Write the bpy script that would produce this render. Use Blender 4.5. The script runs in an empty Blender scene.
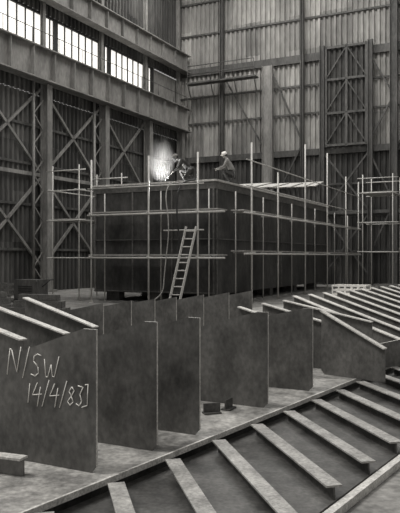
import bpy, bmesh, math, random
from mathutils import Vector, Matrix
random.seed(4)
S=bpy.context.scene
try:
    S.view_settings.view_transform='Standard'; S.view_settings.look='None'
except Exception: pass
H=1.75
# ---------------- materials
def mat(name,c,c2=None,rough=.7,metal=0.0,scale=2.0,stretch=(1,1,1),emit=0,contrast=(.3,.7),bump=0.0,fine=.35):
    m=bpy.data.materials.new(name); m.use_nodes=True
    nt=m.node_tree; b=nt.nodes['Principled BSDF']
    w=(1.0,.972,.92)
    c2=c if c2 is None else c2
    A=(c*w[0],c*w[1],c*w[2],1); B=(c2*w[0],c2*w[1],c2*w[2],1)
    tc=nt.nodes.new('ShaderNodeTexCoord'); mp=nt.nodes.new('ShaderNodeMapping')
    mp.inputs['Scale'].default_value=stretch
    n=nt.nodes.new('ShaderNodeTexNoise'); n.inputs['Scale'].default_value=scale; n.inputs['Detail'].default_value=8
    n.inputs['Roughness'].default_value=.7
    r=nt.nodes.new('ShaderNodeValToRGB'); r.color_ramp.elements[0].position=contrast[0]; r.color_ramp.elements[1].position=contrast[1]
    r.color_ramp.elements[0].color=A; r.color_ramp.elements[1].color=B
    n2=nt.nodes.new('ShaderNodeTexNoise'); n2.inputs['Scale'].default_value=scale*9; n2.inputs['Detail'].default_value=5
    m2=nt.nodes.new('ShaderNodeMapRange'); m2.inputs[1].default_value=.3; m2.inputs[2].default_value=.7
    m2.inputs[3].default_value=1-fine; m2.inputs[4].default_value=1+fine
    mx=nt.nodes.new('ShaderNodeVectorMath'); mx.operation='SCALE'
    nt.links.new(tc.outputs['Object'],mp.inputs[0]); nt.links.new(mp.outputs[0],n.inputs['Vector']); nt.links.new(mp.outputs[0],n2.inputs['Vector'])
    nt.links.new(n2.outputs[0],m2.inputs[0]); nt.links.new(n.outputs[0],r.inputs[0])
    nt.links.new(r.outputs[0],mx.inputs[0]); nt.links.new(m2.outputs[0],mx.inputs['Scale'])
    nt.links.new(mx.outputs[0],b.inputs['Base Color'])
    b.inputs['Roughness'].default_value=rough; b.inputs['Metallic'].default_value=metal
    if bump:
        bp=nt.nodes.new('ShaderNodeBump'); bp.inputs['Strength'].default_value=bump; bp.inputs['Distance'].default_value=.02
        nt.links.new(n.outputs[0],bp.inputs['Height']); nt.links.new(bp.outputs[0],b.inputs['Normal'])
    if emit:
        nt.links.new(r.outputs[0],b.inputs['Emission Color']); b.inputs['Emission Strength'].default_value=emit
    return m
st=(1,1,.3)
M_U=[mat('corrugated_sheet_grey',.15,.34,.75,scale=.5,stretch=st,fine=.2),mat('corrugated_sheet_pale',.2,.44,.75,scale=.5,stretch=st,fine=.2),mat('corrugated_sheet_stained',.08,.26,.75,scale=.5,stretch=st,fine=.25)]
M_L=[mat('dimmed_sheet_grey',.03,.10,.8,scale=.5,stretch=st,fine=.2),mat('dimmed_sheet_pale',.05,.14,.8,scale=.5,stretch=st,fine=.2),mat('dimmed_sheet_stained',.02,.07,.8,scale=.5,stretch=st,fine=.2)]  # dim light low in the hall painted in as darker sheets
M_D=[mat('door_sheet_dark',.03,.07,.85,scale=.8,stretch=st)]*3
M_gird=mat('girder_paint',.12,.28,.7,scale=1.0,stretch=(1,1,.4),fine=.2)
M_col=mat('column_steel',.03,.10,.7,scale=1.5,stretch=(1,1,.3))
M_dark=mat('window_frame_dark',.010,.03,.6,scale=.8)
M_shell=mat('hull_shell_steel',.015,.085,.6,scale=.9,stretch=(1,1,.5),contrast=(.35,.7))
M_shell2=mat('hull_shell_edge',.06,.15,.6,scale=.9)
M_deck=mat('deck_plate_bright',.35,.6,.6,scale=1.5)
M_plate=mat('bracket_primer_steel',.05,.19,.42,metal=.15,scale=2.6,stretch=(1,1,.7),bump=.1,fine=.22)
M_edge=mat('lit_edge_steel',.36,.66,.5,scale=6)  # paler than the webs: light from above on tops and edges painted in
M_panel=mat('panel_steel',.11,.46,.5,metal=.1,scale=2.5,bump=.15,contrast=(.35,.65))
M_bar=mat('lit_bar_flange',.16,.44,.5,metal=.0,scale=5)  # lit look of the bar tops put into a paler colour
M_grill=mat('grillage_steel',.02,.12,.55,metal=.1,scale=3,bump=.15)
M_conc=mat('concrete_floor',.10,.30,.85,scale=1.6,bump=.2)
M_glass=mat('daylight_glazing',.9,.98,.4,scale=.7,emit=1.0,fine=.05)
M_tube=mat('scaffold_tube',.38,.58,.5,scale=8)
M_board=mat('scaffold_board',.2,.42,.8,scale=5)
M_chalk=mat('chalk',.8,.95,.9,scale=40,fine=.1)
M_overall=mat('overalls_dark',.02,.05,.9,scale=8)
M_jacket=mat('jacket_grey',.16,.28,.9,scale=8)
M_skin=mat('skin',.30,.38,.6,scale=10,fine=.05)
M_white=mat('helmet_white',.75,.85,.4,scale=3,fine=.05)
M_black=mat('rubber_black',.012,.02,.6,scale=3)
M_wood=mat('timber',.06,.16,.85,scale=4)
# ---------------- mesh helpers
def new(name,bm,mats,parent=None,smooth=False):
    me=bpy.data.meshes.new(name); bmesh.ops.recalc_face_normals(bm,faces=bm.faces); bm.to_mesh(me); bm.free()
    if not isinstance(mats,(list,tuple)): mats=[mats]
    for m in mats: me.materials.append(m)
    o=bpy.data.objects.new(name,me); S.collection.objects.link(o)
    if parent: o.parent=parent
    return o
def empty(name,loc=(0,0,0)):
    e=bpy.data.objects.new(name,None); e.location=loc; e.empty_display_size=.2; S.collection.objects.link(e); return e
def box(bm,c,s,X=Vector((1,0,0)),Y=Vector((0,1,0)),Z=Vector((0,0,1)),mi=0):
    c=Vector(c); vs=[]
    for i in (-.5,.5):
        for j in (-.5,.5):
            for k in (-.5,.5):
                vs.append(bm.verts.new(c+X*(i*s[0])+Y*(j*s[1])+Z*(k*s[2])))
    for f in ((0,1,3,2),(4,6,7,5),(0,4,5,1),(2,3,7,6),(0,2,6,4),(1,5,7,3)):
        bm.faces.new([vs[i] for i in f]).material_index=mi
def beam(bm,p,q,w,h,mi=0,up=Vector((0,0,1))):
    p=Vector(p);q=Vector(q); X=(q-p); L=X.length; X.normalize()
    if abs(X.dot(up))>.98: up=Vector((0,1,0))
    Y=up.cross(X).normalized(); Z=X.cross(Y)
    box(bm,(p+q)/2,(L,w,h),X,Y,Z,mi)
def ibeam(bm,p,q,w,h,t=.04,up=Vector((0,0,1)),mi=0):
    p=Vector(p);q=Vector(q); X=(q-p).normalized()
    if abs(X.dot(up))>.98: up=BB
    Y=up.cross(X).normalized(); Z=X.cross(Y)
    beam(bm,p,q,t,h-2*t,mi,up)
    o=Z*(h/2-t/2)
    beam(bm,p+o,q+o,w,t,mi,up); beam(bm,p-o,q-o,w,t,mi,up)
def tube(bm,p,q,r,n=8,mi=0):
    p=Vector(p);q=Vector(q);X=(q-p).normalized()
    u=Vector((0,0,1)) if abs(X.z)<.9 else Vector((1,0,0))
    Y=u.cross(X).normalized();Z=X.cross(Y)
    a=[bm.verts.new(p+Y*r*math.cos(2*math.pi*i/n)+Z*r*math.sin(2*math.pi*i/n)) for i in range(n)]
    b=[bm.verts.new(q+Y*r*math.cos(2*math.pi*i/n)+Z*r*math.sin(2*math.pi*i/n)) for i in range(n)]
    for i in range(n):
        f=bm.faces.new((a[i],a[(i+1)%n],b[(i+1)%n],b[i])); f.material_index=mi; f.smooth=True
    bm.faces.new(a[::-1]).material_index=mi; bm.faces.new(b).material_index=mi
# hall frame: a along the back wall, b along the left wall
C=Vector((-1.41,48,0)); BB=Vector((.898,-.441,0)).normalized(); LL=Vector((-.441,-.898,0)).normalized(); ZZ=Vector((0,0,1))
def W(a,b,z=0): return C+BB*a+LL*b+ZZ*z
def hbox(bm,a0,a1,b0,b1,z0,z1,mi=0):
    box(bm,W((a0+a1)/2,(b0+b1)/2,(z0+z1)/2),(a1-a0,b1-b0,z1-z0),BB,LL,ZZ,mi)

# ---------------- floor
bm=bmesh.new(); box(bm,(8,22,-.1),(90,80,.2)); new('floor',bm,M_conc)
# ---------------- corrugated walls: tiers of lapped sheets
def corr(name,p0,D,N,L,z0,z1,ms,pitch=.34,dep=.13,parent=None,tier=2.3):
    bm=bmesh.new(); k=int(L/pitch); nt=max(1,round((z1-z0)/tier)); dz=(z1-z0)/nt
    for t in range(nt):
        za=z0+t*dz; zb=za+dz; prev=None; off=(t%2)*.015
        for i in range(k):
            if i%3==0: mi=random.choices((0,1,2),(6,3,2))[0]
            for (f,o) in ((0,0),(.38,0),(.5,1),(.88,1)):
                s=(i+f)*pitch
                p=p0+D*s+N*(o*dep+off)
                cur=[bm.verts.new(p+ZZ*za),bm.verts.new(p+ZZ*zb)]
                if prev: bm.faces.new((prev[0],cur[0],cur[1],prev[1])).material_index=mi
                prev=cur
    return new(name,bm,ms,parent)
wl=empty('wall_left')
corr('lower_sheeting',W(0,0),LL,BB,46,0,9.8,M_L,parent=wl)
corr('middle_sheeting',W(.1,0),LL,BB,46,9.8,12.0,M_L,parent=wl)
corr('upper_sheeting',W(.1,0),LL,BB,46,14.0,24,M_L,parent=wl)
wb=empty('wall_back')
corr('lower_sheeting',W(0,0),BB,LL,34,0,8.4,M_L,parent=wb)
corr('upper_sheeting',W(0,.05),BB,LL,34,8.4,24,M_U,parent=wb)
bm=bmesh.new()
for z in (2.1,4.3,6.3,10.9,12.7,17,19.2): hbox(bm,0,34,.19,.28,z-.06,z+.06)
hbox(bm,0,34,.2,.32,14.2,14.7); hbox(bm,0,34,.15,.32,8.2,8.6)
new('girts',bm,M_col,wb)
bm=bmesh.new()
for z in (2.1,4.3,6.3,8.2): hbox(bm,.14,.22,.3,46,z-.06,z+.06)
new('girts',bm,M_col,wl)
# ---------------- windows left wall
e=empty('window_1'); z0,z1,b0,b1=12.3,13.95,3.9,40
bm=bmesh.new(); hbox(bm,-.02,.02,b0,b1,z0,z1); new('glazing',bm,M_glass,e)
bm=bmesh.new(); b=b0; i=0
while b<b1:
    w=.34 if i%8==0 else .02
    hbox(bm,.03,.12,b,b+w,z0,z1); b+=.62; i+=1
hbox(bm,.03,.13,b0,b1,z0-.05,z0+.04); hbox(bm,.03,.13,b0,b1,z1-.04,z1+.08)
new('mullions',bm,M_dark,e)
bm=bmesh.new(); hbox(bm,0,.1,.2,b0,z0,z1); hbox(bm,0,.1,.2,b1,12.0,z0-.05); new('infill_sheet',bm,M_gird,e)
# crane girders
def girder(name,z0,z1,a0,a1,L=44):
    bm=bmesh.new()
    hbox(bm,(a0+a1)/2-.03,(a0+a1)/2+.03,.35,L,z0,z1)
    hbox(bm,a0,a1,.35,L,z1-.06,z1); hbox(bm,a0,a1,.35,L,z0,z0+.06)
    b=.8
    while b<L:
        hbox(bm,(a0+a1)/2+.03,a1-.08,b,b+.04,z0+.06,z1-.06); b+=1.6
    return new(name,bm,M_gird)
girder('crane_runway_girder',10.3,11.9,.46,1.15)
girder('crane_runway_girder',14.4,15.6,.46,1.05)
bm=bmesh.new()
for b in range(1,44,2): tube(bm,W(1.1,b,11.91),W(1.1,b,12.6),.02)
tube(bm,W(1.1,1,12.6),W(1.1,43,12.6),.02)
new('walkway_handrail',bm,M_col)
# ---------------- steel columns left wall
for b in (.9,5.3,10.2,15.3,20.4,25.6,30.8):
    bm=bmesh.new()
    ibeam(bm,W(.55,b,0),W(.55,b,10.28),.38,.46,.05)
    box(bm,W(.58,b,.05),(.7,.8,.1),BB,LL)
    ibeam(bm,W(.34,b+.0,10.29),W(.34,b,22),.2,.2,.04)
    if b>8:
        tube(bm,W(.5,b+.9,0),W(.5,b+.9,10.28),.07)
        z=.5
        while z<9.3:
            beam(bm,W(.5,b+.2,z),W(.5,b+.9,z+.75),.05,.05); beam(bm,W(.5,b+.9,z+.75),W(.5,b+.2,z+1.5),.05,.05); z+=1.5
    new('steel_column',bm,M_gird)
bm=bmesh.new()
for b0,b1 in ((5.3,10.2),(10.2,15.3),(15.3,20.4),(20.4,25.6)):
    for z0,z1 in ((1.2,5.8),(5.8,10.2)):
        beam(bm,W(.28,b0,z0),W(.28,b1,z1),.1,.13); beam(bm,W(.28,b0,z1),W(.28,b1,z0),.1,.13)
    beam(bm,W(.28,b0,5.8),W(.28,b1,5.8),.1,.18)
new('wall_bracing',bm,M_gird)
# ---------------- back wall steelwork
for a,w,z1 in ((3.47,.22,22),(6.75,.7,14.2),(9.1,.2,22),(10.4,.3,15.0),(13.4,.3,15),(14.8,.45,22),(20,.4,22)):
    bm=bmesh.new(); ibeam(bm,W(a,.52,0),W(a,.52,z1),.3,w,.04); box(bm,W(a,.58,.04),(w+.3,.5,.08),BB,LL); new('wall_stanchion',bm,M_col if w<.5 else M_gird)
bm=bmesh.new()
def br(a0,z0,a1,z1,w=.1): beam(bm,W(a0,.42,z0),W(a1,.42,z1),w,w)
br(7,13.8,9.1,9); br(9.1,9,7,5); br(3.5,14,6.6,8.6,.08)
br(13.4,9,14.8,11.5);br(14.8,11.5,13.4,14)
br(14.9,8.4,20,14.2);br(14.9,2,20,8)
br(10.5,4.6,13.3,8.2);br(13.3,4.6,10.5,8.2);br(10.5,.6,13.3,4.4);br(13.3,.6,10.5,4.4);br(10.4,4.5,20,4.5,.2)
br(13.4,8,14.8,5);br(13.4,2,14.8,5)
new('wall_bracing',bm,M_col)
d=empty('door_1')
corr('door_sheet',W(10.6,.36),BB,LL,2.72,8.65,14.9,M_D,parent=d)
bm=bmesh.new()
for a in (10.66,11.95,13.18): hbox(bm,a-.07,a+.07,.5,.62,8.6,14.9)
for z in (8.7,10.7,12.8,14.8): hbox(bm,10.6,13.2,.5,.62,z-.07,z+.07)
for z in (8.7,10.7,12.8):
    beam(bm,W(10.6,.56,z),W(11.95,.56,z+2),.07,.07); beam(bm,W(13.2,.56,z),W(11.95,.56,z+2),.07,.07)
new('door_frame',bm,M_col,d)
bm=bmesh.new(); hbox(bm,1.2,6.2,.75,1.4,13.4,13.5)
for a in (1.3,3,4.7,6.1):
    tube(bm,W(a,1.35,13.5),W(a,1.35,14.6),.03); beam(bm,W(a,1.35,13.4),W(a,.78,12.5),.06,.06)
tube(bm,W(1.3,1.35,14.6),W(6.1,1.35,14.6),.03);tube(bm,W(1.3,1.35,14.05),W(6.1,1.35,14.05),.03)
new('access_walkway',bm,M_col)

# ---------------- ship hull block
hb=empty('ship_hull_block')
a0,a1,b0,b1,zt=6.6,11.9,4.8,19.8,4.55
bm=bmesh.new()
hbox(bm,a0,a1,b0,b1,.35,zt-.3)
new('shell_plating',bm,M_shell,hb)
bm=bmesh.new()
hbox(bm,a0-.04,a1+.04,b0,b1+.04,zt-.3,zt-.04)
for i in range(4):
    a=a0+.08+i*(a1-a0-.1)/3; hbox(bm,a-.05,a+.01,b1,b1+.05,.35,zt-.3)
for z in (.4,2.4): hbox(bm,a0,a1,b1,b1+.06,z-.02,z+.02)
for b in (19.7,16.2,12.6,9,5): hbox(bm,a1,a1+.06,b-.03,b+.03,.35,zt-.3)
hbox(bm,a1,a1+.06,b0,b1,2.38,2.42)
new('seams_and_sheer_strake',bm,M_shell2,hb)
bm=bmesh.new()
hbox(bm,a0-.1,a1+.12,b0,b1+.1,zt-.04,zt+.03)
new('deck_plate',bm,M_deck,hb)
bm=bmesh.new()
bs=[15.8,13.4,11,8.8,6.8,5]
for i in range(5):
    p=W(9.2,bs[i],zt+.10+.22*i); q=W(9.2,bs[i+1]+.12,zt+.50+.22*i)
    X=(q-p).normalized(); Y=BB; Z=X.cross(Y).normalized()
    box(bm,(p+q)/2,((q-p).length,5.2,.05),X,Y,Z)
new('raised_deck_plates',bm,M_deck,hb)
bm=bmesh.new()
for i,b in enumerate(bs):
    for a in (6.8,9.2,11.6): hbox(bm,a-.04,a+.04,b-.04,b+.04,zt,zt+.1+.22*i)
new('deck_props',bm,M_col,hb)
bm=bmesh.new()
for b in (6,9.5,13,16.5,19.2):
    for a in (7.2,9.2,11.3): hbox(bm,a-.3,a+.3,b-.2,b+.2,0,.35)
new('timber_blocks',bm,M_wood,hb)

# ---------------- scaffolding
sc=empty('scaffolding')
bm=bmesh.new(); r=.034; r2=.024
fa=[7.35,9.86,11.85]
for a in fa:
    tube(bm,W(a,21.1,0),W(a,21.1,5.4),r); tube(bm,W(a,20.2,0),W(a,20.2,4.2),r2)
    for z in (1.75,3.35): tube(bm,W(a,20.1,z),W(a,21.25,z),r2)
    box(bm,W(a,21.1,.015),(.15,.15,.03))
for z in (1.7,3.3): tube(bm,W(7.2,21.14,z),W(12.9,21.14,z),r)
tube(bm,W(7.2,21.14,4.3),W(12.1,21.14,4.3),r2); tube(bm,W(10.5,21.14,2.68),W(12.1,21.14,2.68),r2)
ra=[18.8,15.9,12.2,8.5,4.7,1.7]
for i,b in enumerate(ra):
    top=(6.0,5.2,6.9,7.0,6.2,6.2)[i]
    tube(bm,W(12.95,b,0),W(12.95,b,top),r); tube(bm,W(12.3,b,0),W(12.3,b,4.2),r2)
    for z in (1.9,3.4): tube(bm,W(12.2,b,z),W(13.1,b,z),r2)
for z in (1.85,3.35): tube(bm,W(12.99,1.2,z),W(12.99,19.6,z),r)
for z in (4.35,5.3): tube(bm,W(12.99,1.2,z),W(12.99,19.4,z),r2)
for (aa,bb,zs) in (([14.0,15.6],[3.0,5.2],(2,3.6,5.2)),([4.9,6.2],[17.2,20.3],(1.7,3.2,4.4))):
    for a in aa:
        for b in bb: tube(bm,W(a,b,0),W(a,b,zs[-1]+1.0),r2)
        for z in zs: tube(bm,W(a,bb[0]-.3,z),W(a,bb[-1]+.3,z),r2)
    for b in bb:
        for z in zs+(zs[-1]+.8,): tube(bm,W(aa[0]-.3,b,z),W(aa[1]+.3,b,z),r2)
new('tubes',bm,M_tube,sc)
bm=bmesh.new()
for z in (1.78,3.38):
    for j in range(3): hbox(bm,7.2,12.6,20.25+.28*j,20.5+.28*j,z,z+.05)
for z in (1.93,3.43):
    for j in range(2): hbox(bm,12.36+.28*j,12.6+.28*j,1.4,19.4,z,z+.05)
hbox(bm,14,15.6,3,5.2,5.22,5.27); hbox(bm,4.9,6.2,17.2,20.3,3.23,3.27)
new('boards',bm,M_board,sc)
# ladder
bm=bmesh.new()
A0=W(11.35,22.0,0);A1=W(11.65,21.22,2.8); off=BB*.4
for o in (-off/2,off/2): beam(bm,A0+o,A1+o,.05,.07)
for i in range(10):
    p=A0.lerp(A1,(i+.6)/10.2); tube(bm,p-off/2,p+off/2,.022)
new('ladder',bm,M_tube)
def curve(name,pts,rad,m,parent=None):
    cu=bpy.data.curves.new(name,'CURVE'); cu.dimensions='3D'; cu.bevel_depth=rad; cu.bevel_resolution=2
    sp=cu.splines.new('NURBS'); sp.points.add(len(pts)-1); sp.use_endpoint_u=True; sp.order_u=3
    for i,p in enumerate(pts): sp.points[i].co=(*p,1)
    cu.materials.append(m); o=bpy.data.objects.new(name,cu); S.collection.objects.link(o)
    if parent:o.parent=parent
    return o
curve('welding_cable',[W(11.1,19.6,4.61),W(11.1,20,4.6),W(11.2,21.3,4.3),W(11.15,21.4,3.4),W(11.3,21.4,2.2),W(11.2,21.5,.6),W(10.9,21.9,.02),W(10,22.4,.02)],.03,M_black)
curve('welding_cable',[W(10.4,19.6,4.61),W(10.5,20,4.6),W(10.6,21.3,4.2),W(10.9,21.4,2.8),W(10.7,21.4,1.4),W(10.7,21.6,.02),W(9.5,22.6,.02)],.02,M_board)

# ---------------- foreground fabricated panel
E0=Vector((0,5.93,0)); D=Vector((.56,.83,0)).normalized(); N=Vector((-D.y,D.x,0))
def PN(s,n,z=0): return E0+D*s+N*n+ZZ*z
fp=empty('fabricated_steel_panel')
bm=bmesh.new(); box(bm,PN(5,3.6,.13),(20,7.2,.04),D,N); new('plate',bm,M_panel,fp)
bm=bmesh.new()
for n in (.15,2,4,6.8): beam(bm,PN(-4.8,n,.055),PN(14.8,n,.055),.1,.11)
new('skids',bm,M_grill,fp)
bm=bmesh.new(); box(bm,PN(5,-.01,.13),(20,.02,.045),D,N); new('edge_strip',bm,M_edge,fp)
bm=bmesh.new()
for n in (2.4,4.8): box(bm,PN(5,n,.153),(20,.03,.008),D,N)
new('weld_seams',bm,M_plate,fp)

ZB=.152
def bracket(name,p,d,L,h0,h1,t=.02,flange=0,m=M_plate,fm=M_edge,cut=.05,brk=None):
    p=Vector((p[0],p[1],0)); d=Vector((d[0],d[1],0)).normalized(); n=Vector((-d.y,d.x,0)); zb=ZB
    prof=[(0,cut),(0,h0)]+([brk] if brk else [])+[(L,h1),(L,0),(cut,0)]
    bm=bmesh.new()
    f=[bm.verts.new(p+d*s+n*(t/2)+ZZ*(zb+z)) for s,z in prof]; g=[bm.verts.new(p+d*s-n*(t/2)+ZZ*(zb+z)) for s,z in prof]
    bm.faces.new(f); bm.faces.new(g[::-1])
    k=len(prof)
    for i in range(k):
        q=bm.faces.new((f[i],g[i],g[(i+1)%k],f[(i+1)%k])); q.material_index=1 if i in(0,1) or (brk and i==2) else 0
    if flange:
        P=p+ZZ*(zb+h0+.008); Q=p+d*L+ZZ*(zb+h1+.008); beam(bm,P,Q,flange,.016,1)
    return new(name,bm,[m,fm])
pd=(-.88,.47)
r1=[(-.76,5.03),(-.35,5.6),(0,6.1),(.72,7.2),(1.34,8.1)]
first=None
for i,p in enumerate(r1):
    h=(1.06,1.06,1.05,1.01,.98)[i]
    o=bracket('steel_bracket_plate',p,pd,1.55 if i else 1.7,h,.62 if i else .52,brk=(.12,h))
    if i==0: first=o
for i,(x,y) in enumerate([(-1.28,9.05),(-.96,9.55),(-.66,10.0),(-.36,10.45),(.06,11.1),(.5,11.75),(.95,12.4)]):
    bracket('steel_bracket_plate',(x,y),pd,1.2,.98,.74)
for (x,y) in ((-2.33,9.1),(-2.75,8.5),(-3.1,7.95)):
    bracket('flanged_web_frame',(x,y),(.84,-.55),1.5 if x<-2.5 else 1.25,1.04,.72,flange=.1)
for k in range(10):
    x=1.84+.40*k; y=13.3+.59*k
    bracket('flanged_web_frame',(x,y),(.46,-.89),3.0,.82,.26,flange=.1,fm=M_edge)
for (x,y,L) in ((.55,9.6,1.1),(.95,10.3,1.2),(1.35,11.0,1.5)):
    bracket('flanged_web_frame',(x,y),(.8,-.6),L,.88,.62,flange=.09)
bracket('flanged_web_frame',(1.66,9.3),(.72,-.69),.95,.85,.42,flange=.09)
bracket('steel_bracket_plate',(2.42,9.7),(.9,.43),.8,.33,.42)
bracket('steel_bracket_plate',(1.9,10.1),(.95,-.2),.4,.12,.12)
bracket('steel_bracket_plate',(-1.75,5.15),(.9,-.35),.5,.12,.12,flange=.1)
for (x,y,an) in ((.12,6.95,.3),(.3,7.15,1.1)):
    bm=bmesh.new(); dd=Vector((math.cos(an),math.sin(an),0)); n2=Vector((-dd.y,dd.x,0))
    box(bm,Vector((x,y,ZB+.008)),(.18,.1,.014),dd,n2); box(bm,Vector((x,y,ZB+.06)),(.18,.012,.09),dd,n2)
    new('steel_offcut',bm,M_grill)
# ---------------- grillage with T bars
bm=bmesh.new(); box(bm,PN(5,-.74,.02),(20,1.38,.04),D,N); new('steel_base_plate',bm,M_grill)
bm=bmesh.new(); beam(bm,PN(-5,-1.5,.03),PN(15,-1.5,.03),.06,.06); new('edge_bar',bm,M_edge)
bd=Vector((.22,-.97,0)).normalized()
for i in range(-3,12):
    p=PN(.13+i*.68,-.11,0); q=p+bd*1.8
    bm=bmesh.new()
    beam(bm,p+ZZ*.086,q+ZZ*.086,.014,.09,0); beam(bm,p+ZZ*.138,q+ZZ*.138,.12,.014,1)
    new('tee_bar',bm,[M_grill,M_bar])
# chalk marks on first plate
ddir=Vector((-.88,.47,0)).normalized(); nn=Vector((-ddir.y,ddir.x,0))
side=nn if nn.dot(Vector((0,-1,0)))>0 else -nn
def onplate(u,z): return Vector((-.76,5.03,0))+ddir*u+side*.012+ZZ*z
bm=bmesh.new()
def stroke(pts):
    for i in range(len(pts)-1): tube(bm,onplate(*pts[i]),onplate(*pts[i+1]),.0036,6)
def glyph(ch,u,z,w,h):
    G={'N':[[(-.1,-.1),(.15,1),(.3,.95),(.75,.05),(1.1,1.1)]],'/':[[(-.1,-.15),(1.3,1.15)]],'S':[[(1.1,.95),(.7,1.02),(.3,.9),(.25,.68),(.75,.42),(.8,.15),(.4,0),(-.05,.08)]],
    'W':[[(.05,.95),(.15,.05),(.3,.05),(.55,.7),(.65,.1),(.8,.1),(1.15,1.15)]],'1':[[(.2,0),(.8,1)]],'4':[[(.6,1.05),(.05,.4),(1.1,.5)],[(.95,.85),(.6,-.15)]],
    '8':[[(.6,.5),(.3,.75),(.65,1),(1,.82),(.6,.5),(.1,.2),(.4,0),(.85,.2),(.6,.5)]],'3':[[(.3,1),(1.1,.95),(.6,.58),(.9,.25),(.5,0),(.0,.1)]],
    ']':[[(.2,1.05),(.9,1.1),(.7,.05),(-.6,-.08)]]}
    for s_ in G[ch]: stroke([(u-x*w,z+y*h) for x,y in s_])
u=.86;z=.83
for ch,w,h in (('N',.12,.19),('/',.05,.19),('S',.09,.17),('W',.13,.15)):
    glyph(ch,u,z,w,h); u-=w+.035; z-=.004
u=.66;z=.61
for ch,w,h in (('1',.03,.15),('4',.09,.15),('/',.05,.16),('4',.09,.15),('/',.05,.16),('8',.07,.14),('3',.06,.15),(']',.04,.15)):
    glyph(ch,u,z,w,h); u-=w+.016; z+=.004
new('chalk_marking',bm,M_chalk,first)

# ---------------- floor clutter
def crate(name,c,w,dp,h,m):
    bm=bmesh.new(); c=Vector(c)
    for i in range(4):
        z=.08+i*(h-.1)/3
        for s in(-1,1):
            box(bm,c+LL*(s*dp/2)+ZZ*z,(w,.03,.06),BB,LL); box(bm,c+BB*(s*w/2)+ZZ*z,(.03,dp,.06),BB,LL)
    for i in range(6):
        for s in (-1,1): box(bm,c+BB*(-w/2+w*i/5)+LL*(s*dp/2)+ZZ*h/2,(.04,.04,h),BB,LL)
    box(bm,c+ZZ*.06,(w,dp,.04),BB,LL)
    new(name,bm,m)
crate('stillage_crate',(6.0,27.0,0),1.3,.9,.62,M_white)
crate('stillage_crate',(7.9,28.0,0),1.3,.9,.6,M_wood)
crate('stillage_crate',(-7.6,26.5,0),1.2,.9,.7,M_wood)
def weldset(x,y):
    bm=bmesh.new(); c=Vector((x,y,0))
    box(bm,c+ZZ*.6,(1.0,.6,.7),BB,LL); bmesh.ops.bevel(bm,geom=bm.edges[:],offset=.05,segments=2)
    for i in range(5): box(bm,c+LL*.31+ZZ*(.4+.08*i),(.6,.02,.03),BB,LL,mi=1)
    for s in(-.35,.35):
        for t in (-.32,.32):
            p=c+BB*s+LL*t+ZZ*.15; tube(bm,p-LL*.04,p+LL*.04,.15,16,1)
    tube(bm,c+BB*.5+ZZ*.7,c+BB*.85+ZZ*.95,.02,8,1); tube(bm,c+BB*.85+ZZ*.95-LL*.2,c+BB*.85+ZZ*.95+LL*.2,.02,8,1)
    new('welding_power_set',bm,[M_col,M_black])
weldset(-5.9,23.8)
for (x,y,l,an) in ((-5.0,20.6,1.8,-.4),(-7.2,22,2.2,.1),(6.2,23.6,2.0,.5),(8.5,25,3,-.3)):
    bm=bmesh.new()
    dd=Vector((math.cos(an),math.sin(an),0)); nn2=Vector((-dd.y,dd.x,0))
    for i in range(3):
        for j in range(3-i): box(bm,Vector((x,y,.1+.2*i))+nn2*((j+i/2)*.24),(l-.2*i,.2,.19),dd,nn2)
    new('timber_baulk_stack',bm,M_wood)

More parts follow.
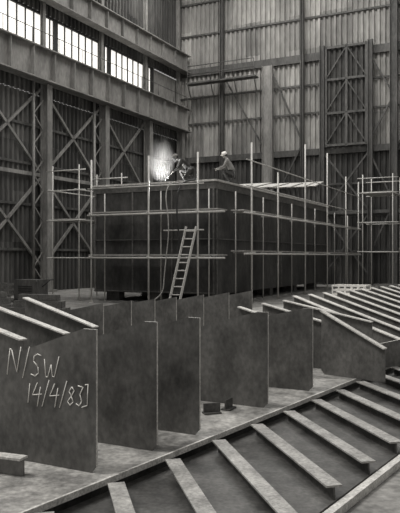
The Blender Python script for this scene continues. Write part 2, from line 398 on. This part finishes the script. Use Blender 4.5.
# ---------------- people
def skinmesh(name,verts,edges,rad,m,parent,root=0,sub=2):
    me=bpy.data.meshes.new(name); me.from_pydata([Vector(v) for v in verts],edges,[]); me.materials.append(m)
    o=bpy.data.objects.new(name,me); S.collection.objects.link(o); o.parent=parent
    sk=o.modifiers.new('Skin','SKIN'); sk.use_smooth_shade=True
    for i,rr in enumerate(rad):
        v=me.skin_vertices[0].data[i]; v.radius=(rr,rr); v.use_root=(i==root)
    o.modifiers.new('Sub','SUBSURF').levels=sub; o.modifiers['Sub'].render_levels=sub
    return o
def ell(bm,c,s,mi=0,seg=16):
    mt=Matrix.Translation(Vector(c))@Matrix.Diagonal((*s,1))
    g=bmesh.ops.create_uvsphere(bm,u_segments=seg,v_segments=seg//2+2,radius=1,matrix=mt)
    for v in g['verts']:
        for f in v.link_faces: f.material_index=mi; f.smooth=True
def person(name,loc,yaw,J,jm,tm,tilt,shield):
    e=empty(name,loc); e.rotation_euler=(0,0,yaw)
    V=[];Ed=[];Rr=[]
    def add(p,r,par=None):
        V.append(p);Rr.append(r)
        if par is not None: Ed.append((par,len(V)-1))
        return len(V)-1
    pel=add(J['pel'],.15); sp=add(J['spine'],.14,pel); ch=add(J['chest'],.16,sp); nk=add(J['neck'],.065,ch); add(J['nktop'],.055,nk)
    for s in (-1,1):
        f=lambda k:(J[k][0],J[k][1]*s,J[k][2])
        sh=add(f('sho'),.075,ch); el=add(f('elb'),.055,sh); wr=add(f('wri'),.036,el)
    skinmesh('jacket',V,Ed,Rr,jm,e)
    V.clear();Ed.clear();Rr.clear()
    pel=add(J['pel'],.155)
    for s in (-1,1):
        f=lambda k:(J[k][0],J[k][1]*s,J[k][2])
        hp=add(f('hip'),.1,pel); kn=add(f('kne'+('L' if s<0 else 'R')),.07,hp); an=add(f('ank'+('L' if s<0 else 'R')),.048,kn)
    skinmesh('trousers',V,Ed,Rr,tm,e)
    bm=bmesh.new()
    for s,k in((-1,'ankL'),(1,'ankR')):
        a=J[k]; ell(bm,(a[0]+.07,a[1]*s,a[2]-.03),(.15,.055,.05)); ell(bm,(a[0],a[1]*s,a[2]+.01),(.06,.055,.07))
        box(bm,(a[0]+.07,a[1]*s,a[2]-.07),(.28,.1,.025))
    new('boots',bm,M_black,e)
    for s in(-1,1):
        w=Vector((J['wri'][0],J['wri'][1]*s,J['wri'][2])); el=Vector((J['elb'][0],J['elb'][1]*s,J['elb'][2]))
        d=(w-el).normalized(); sd=Vector((0,1,0)); sd=(sd-d*sd.dot(d)).normalized(); dn=d.cross(sd)
        if dn.z>0: dn=-dn
        V.clear();Ed.clear();Rr.clear()
        rt=add(w-d*.01,.028); pm=add(w+d*.05,.034,rt)
        for i,ln in enumerate((.07,.08,.075,.058)):
            b=w+d*.085+sd*((i-1.5)*.021)
            k=add(b,.011,pm); k2=add(b+d*ln*.5+dn*.012,.0095,k); add(b+d*ln*.7+dn*.045,.008,k2)
        k=add(w+d*.04-sd*s*.04,.012,rt); add(w+d*.08-sd*s*.05+dn*.03,.009,k)
        skinmesh('hand',[tuple(v) for v in V],Ed,Rr,M_skin,e,sub=1)
    h=Vector(J['head']); R=Matrix.Rotation(tilt,4,'Y')
    bm=bmesh.new()
    bmesh.ops.create_uvsphere(bm,u_segments=20,v_segments=14,radius=1)
    for v in bm.verts:
        x,y,z=v.co
        k=1-.25*max(0,-z); v.co=Vector((x*.1*(1 if z>-.2 else .95),y*.076*k,z*.118))
    for f in bm.faces: f.smooth=True
    ell(bm,(.105,0,-.012),(.016,.012,.022)); ell(bm,(.09,0,-.055),(.012,.026,.007),1)
    for s in(-1,1):
        ell(bm,(.088,s*.031,.012),(.01,.014,.008),2); ell(bm,(0,s*.078,-.005),(.02,.01,.032)); ell(bm,(.09,s*.031,.03),(.008,.018,.004),1)
    ell(bm,(-.022,0,.02),(.092,.081,.1),1)
    bmesh.ops.transform(bm,matrix=Matrix.Translation(h)@R,verts=bm.verts)
    new('head',bm,[M_skin,M_black,M_white],e)
    bm=bmesh.new()
    ell(bm,(0,0,.055),(.125,.1,.095),0); ell(bm,(.045,0,.045),(.125,.105,.012),0); box(bm,(0,0,.148),(.17,.02,.015))
    if shield:
        for i in range(8):
            a=-1.1+2.2*i/7; box(bm,(.13*math.cos(a),.12*math.sin(a),-.03),(.012,.045,.2),Vector((math.cos(a),math.sin(a),0)),Vector((-math.sin(a),math.cos(a),0)),ZZ,1)
    bmesh.ops.transform(bm,matrix=Matrix.Translation(h)@R,verts=bm.verts)
    new('safety_helmet',bm,[M_white if not shield else M_jacket,M_black],e)
    return e
Jw=dict(pel=(-.05,0,.48),spine=(.08,0,.66),chest=(.25,0,.8),neck=(.4,0,.9),nktop=(.45,0,.93),head=(.52,0,.95),
 sho=(.3,.19,.83),elb=(.42,.25,.55),wri=(.62,.1,.42),hip=(-.02,.1,.45),kneL=(.33,.2,.48),kneR=(.25,.2,.12),ankL=(.12,.2,.09),ankR=(-.18,.2,.09))
zd=zt+.03
wd=person('welder',(-.42,26.15,zd),math.radians(188),Jw,M_overall,M_overall,.6,True)
Jh=dict(pel=(-.1,0,.42),spine=(-.02,0,.62),chest=(.1,0,.84),neck=(.18,0,1.02),nktop=(.2,0,1.06),head=(.24,0,1.14),
 sho=(.12,.2,.93),elb=(.25,.27,.66),wri=(.48,.16,.62),hip=(-.06,.1,.4),kneL=(.32,.2,.55),kneR=(.28,.2,.5),ankL=(.08,.18,.09),ankR=(.02,.18,.09))
person('steel_worker',(1.2,26.75,zd),math.radians(172),Jh,M_jacket,M_overall,.3,False)
bm=bmesh.new(); tube(bm,(.68,.1,.40),(.84,.06,.14),.018); tube(bm,(.84,.06,.14),(.92,.05,.06),.006); new('welding_torch',bm,M_black,wd)

# welding smoke, with the arc's glare built in as emission
bm=bmesh.new(); bmesh.ops.create_uvsphere(bm,u_segments=24,v_segments=16,radius=1)
vm=bpy.data.materials.new('smoke_glow_volume'); vm.use_nodes=True; nt=vm.node_tree; nt.nodes.clear()
out=nt.nodes.new('ShaderNodeOutputMaterial'); pv=nt.nodes.new('ShaderNodeVolumePrincipled')
tc=nt.nodes.new('ShaderNodeTexCoord'); ln=nt.nodes.new('ShaderNodeVectorMath'); ln.operation='LENGTH'
nz=nt.nodes.new('ShaderNodeTexNoise'); nz.inputs['Scale'].default_value=1.6; nz.inputs['Detail'].default_value=3
mr=nt.nodes.new('ShaderNodeMapRange'); mr.inputs[1].default_value=1; mr.inputs[2].default_value=.1; mr.inputs[3].default_value=0; mr.inputs[4].default_value=1
nr=nt.nodes.new('ShaderNodeMapRange'); nr.inputs[1].default_value=.3; nr.inputs[2].default_value=.65
mu=nt.nodes.new('ShaderNodeMath'); mu.operation='MULTIPLY'; mu2=nt.nodes.new('ShaderNodeMath'); mu2.operation='MULTIPLY'; mu2.inputs[1].default_value=1.6
nt.links.new(tc.outputs['Object'],ln.inputs[0]); nt.links.new(ln.outputs['Value'],mr.inputs[0]); nt.links.new(tc.outputs['Object'],nz.inputs['Vector'])
nt.links.new(nz.outputs[0],nr.inputs[0]); nt.links.new(mr.outputs[0],mu.inputs[0]); nt.links.new(nr.outputs[0],mu.inputs[1]); nt.links.new(mu.outputs[0],mu2.inputs[0])
nt.links.new(mu2.outputs[0],pv.inputs['Density']); pv.inputs['Color'].default_value=(.95,.93,.9,1)
em=nt.nodes.new('ShaderNodeMath'); em.operation='MULTIPLY'; em.inputs[1].default_value=.45
nt.links.new(mu.outputs[0],em.inputs[0]); nt.links.new(em.outputs[0],pv.inputs['Emission Strength'])
nt.links.new(pv.outputs[0],out.inputs['Volume'])
o=new('welding_smoke_glow',bm,vm); o.location=(-1.52,26.4,5.5); o.scale=(.58,.5,.88)
def light(name,t,loc,e,**k):
    l=bpy.data.lights.new(name,t); l.energy=e
    for a,b in k.items(): setattr(l,a,b)
    o=bpy.data.objects.new(name,l); o.location=loc; S.collection.objects.link(o); return o
light('welding_arc','POINT',(-1.38,26.05,zd+.12),200,shadow_soft_size=.06)
for i,(a,b) in enumerate(((8,8),(10,24),(12,40))):
    o=light('roof_light','AREA',W(a,b,21.5),(2700,1800,1900)[i],shape='RECTANGLE',size=18,size_y=3.5,color=(1,.985,.955))
    o.rotation_euler=(0,0,math.atan2(BB.y,BB.x))
o=light('sun','SUN',(0,0,40),1.5,angle=math.radians(12),color=(1,.985,.955))
sd=(BB*1.0-LL*.45-ZZ*1.7).normalized()
o.rotation_euler=sd.to_track_quat('-Z','Y').to_euler()
w=bpy.data.worlds.new('sky'); S.world=w; w.use_nodes=True
w.node_tree.nodes['Background'].inputs[0].default_value=(1,.985,.955,1); w.node_tree.nodes['Background'].inputs[1].default_value=.36
cam=bpy.data.cameras.new('camera'); cam.sensor_fit='HORIZONTAL'; cam.sensor_width=36; cam.lens=61.4; cam.clip_end=300
co=bpy.data.objects.new('camera',cam); co.location=(0,0,H); co.rotation_euler=(math.pi/2,0,0); S.collection.objects.link(co); S.camera=co
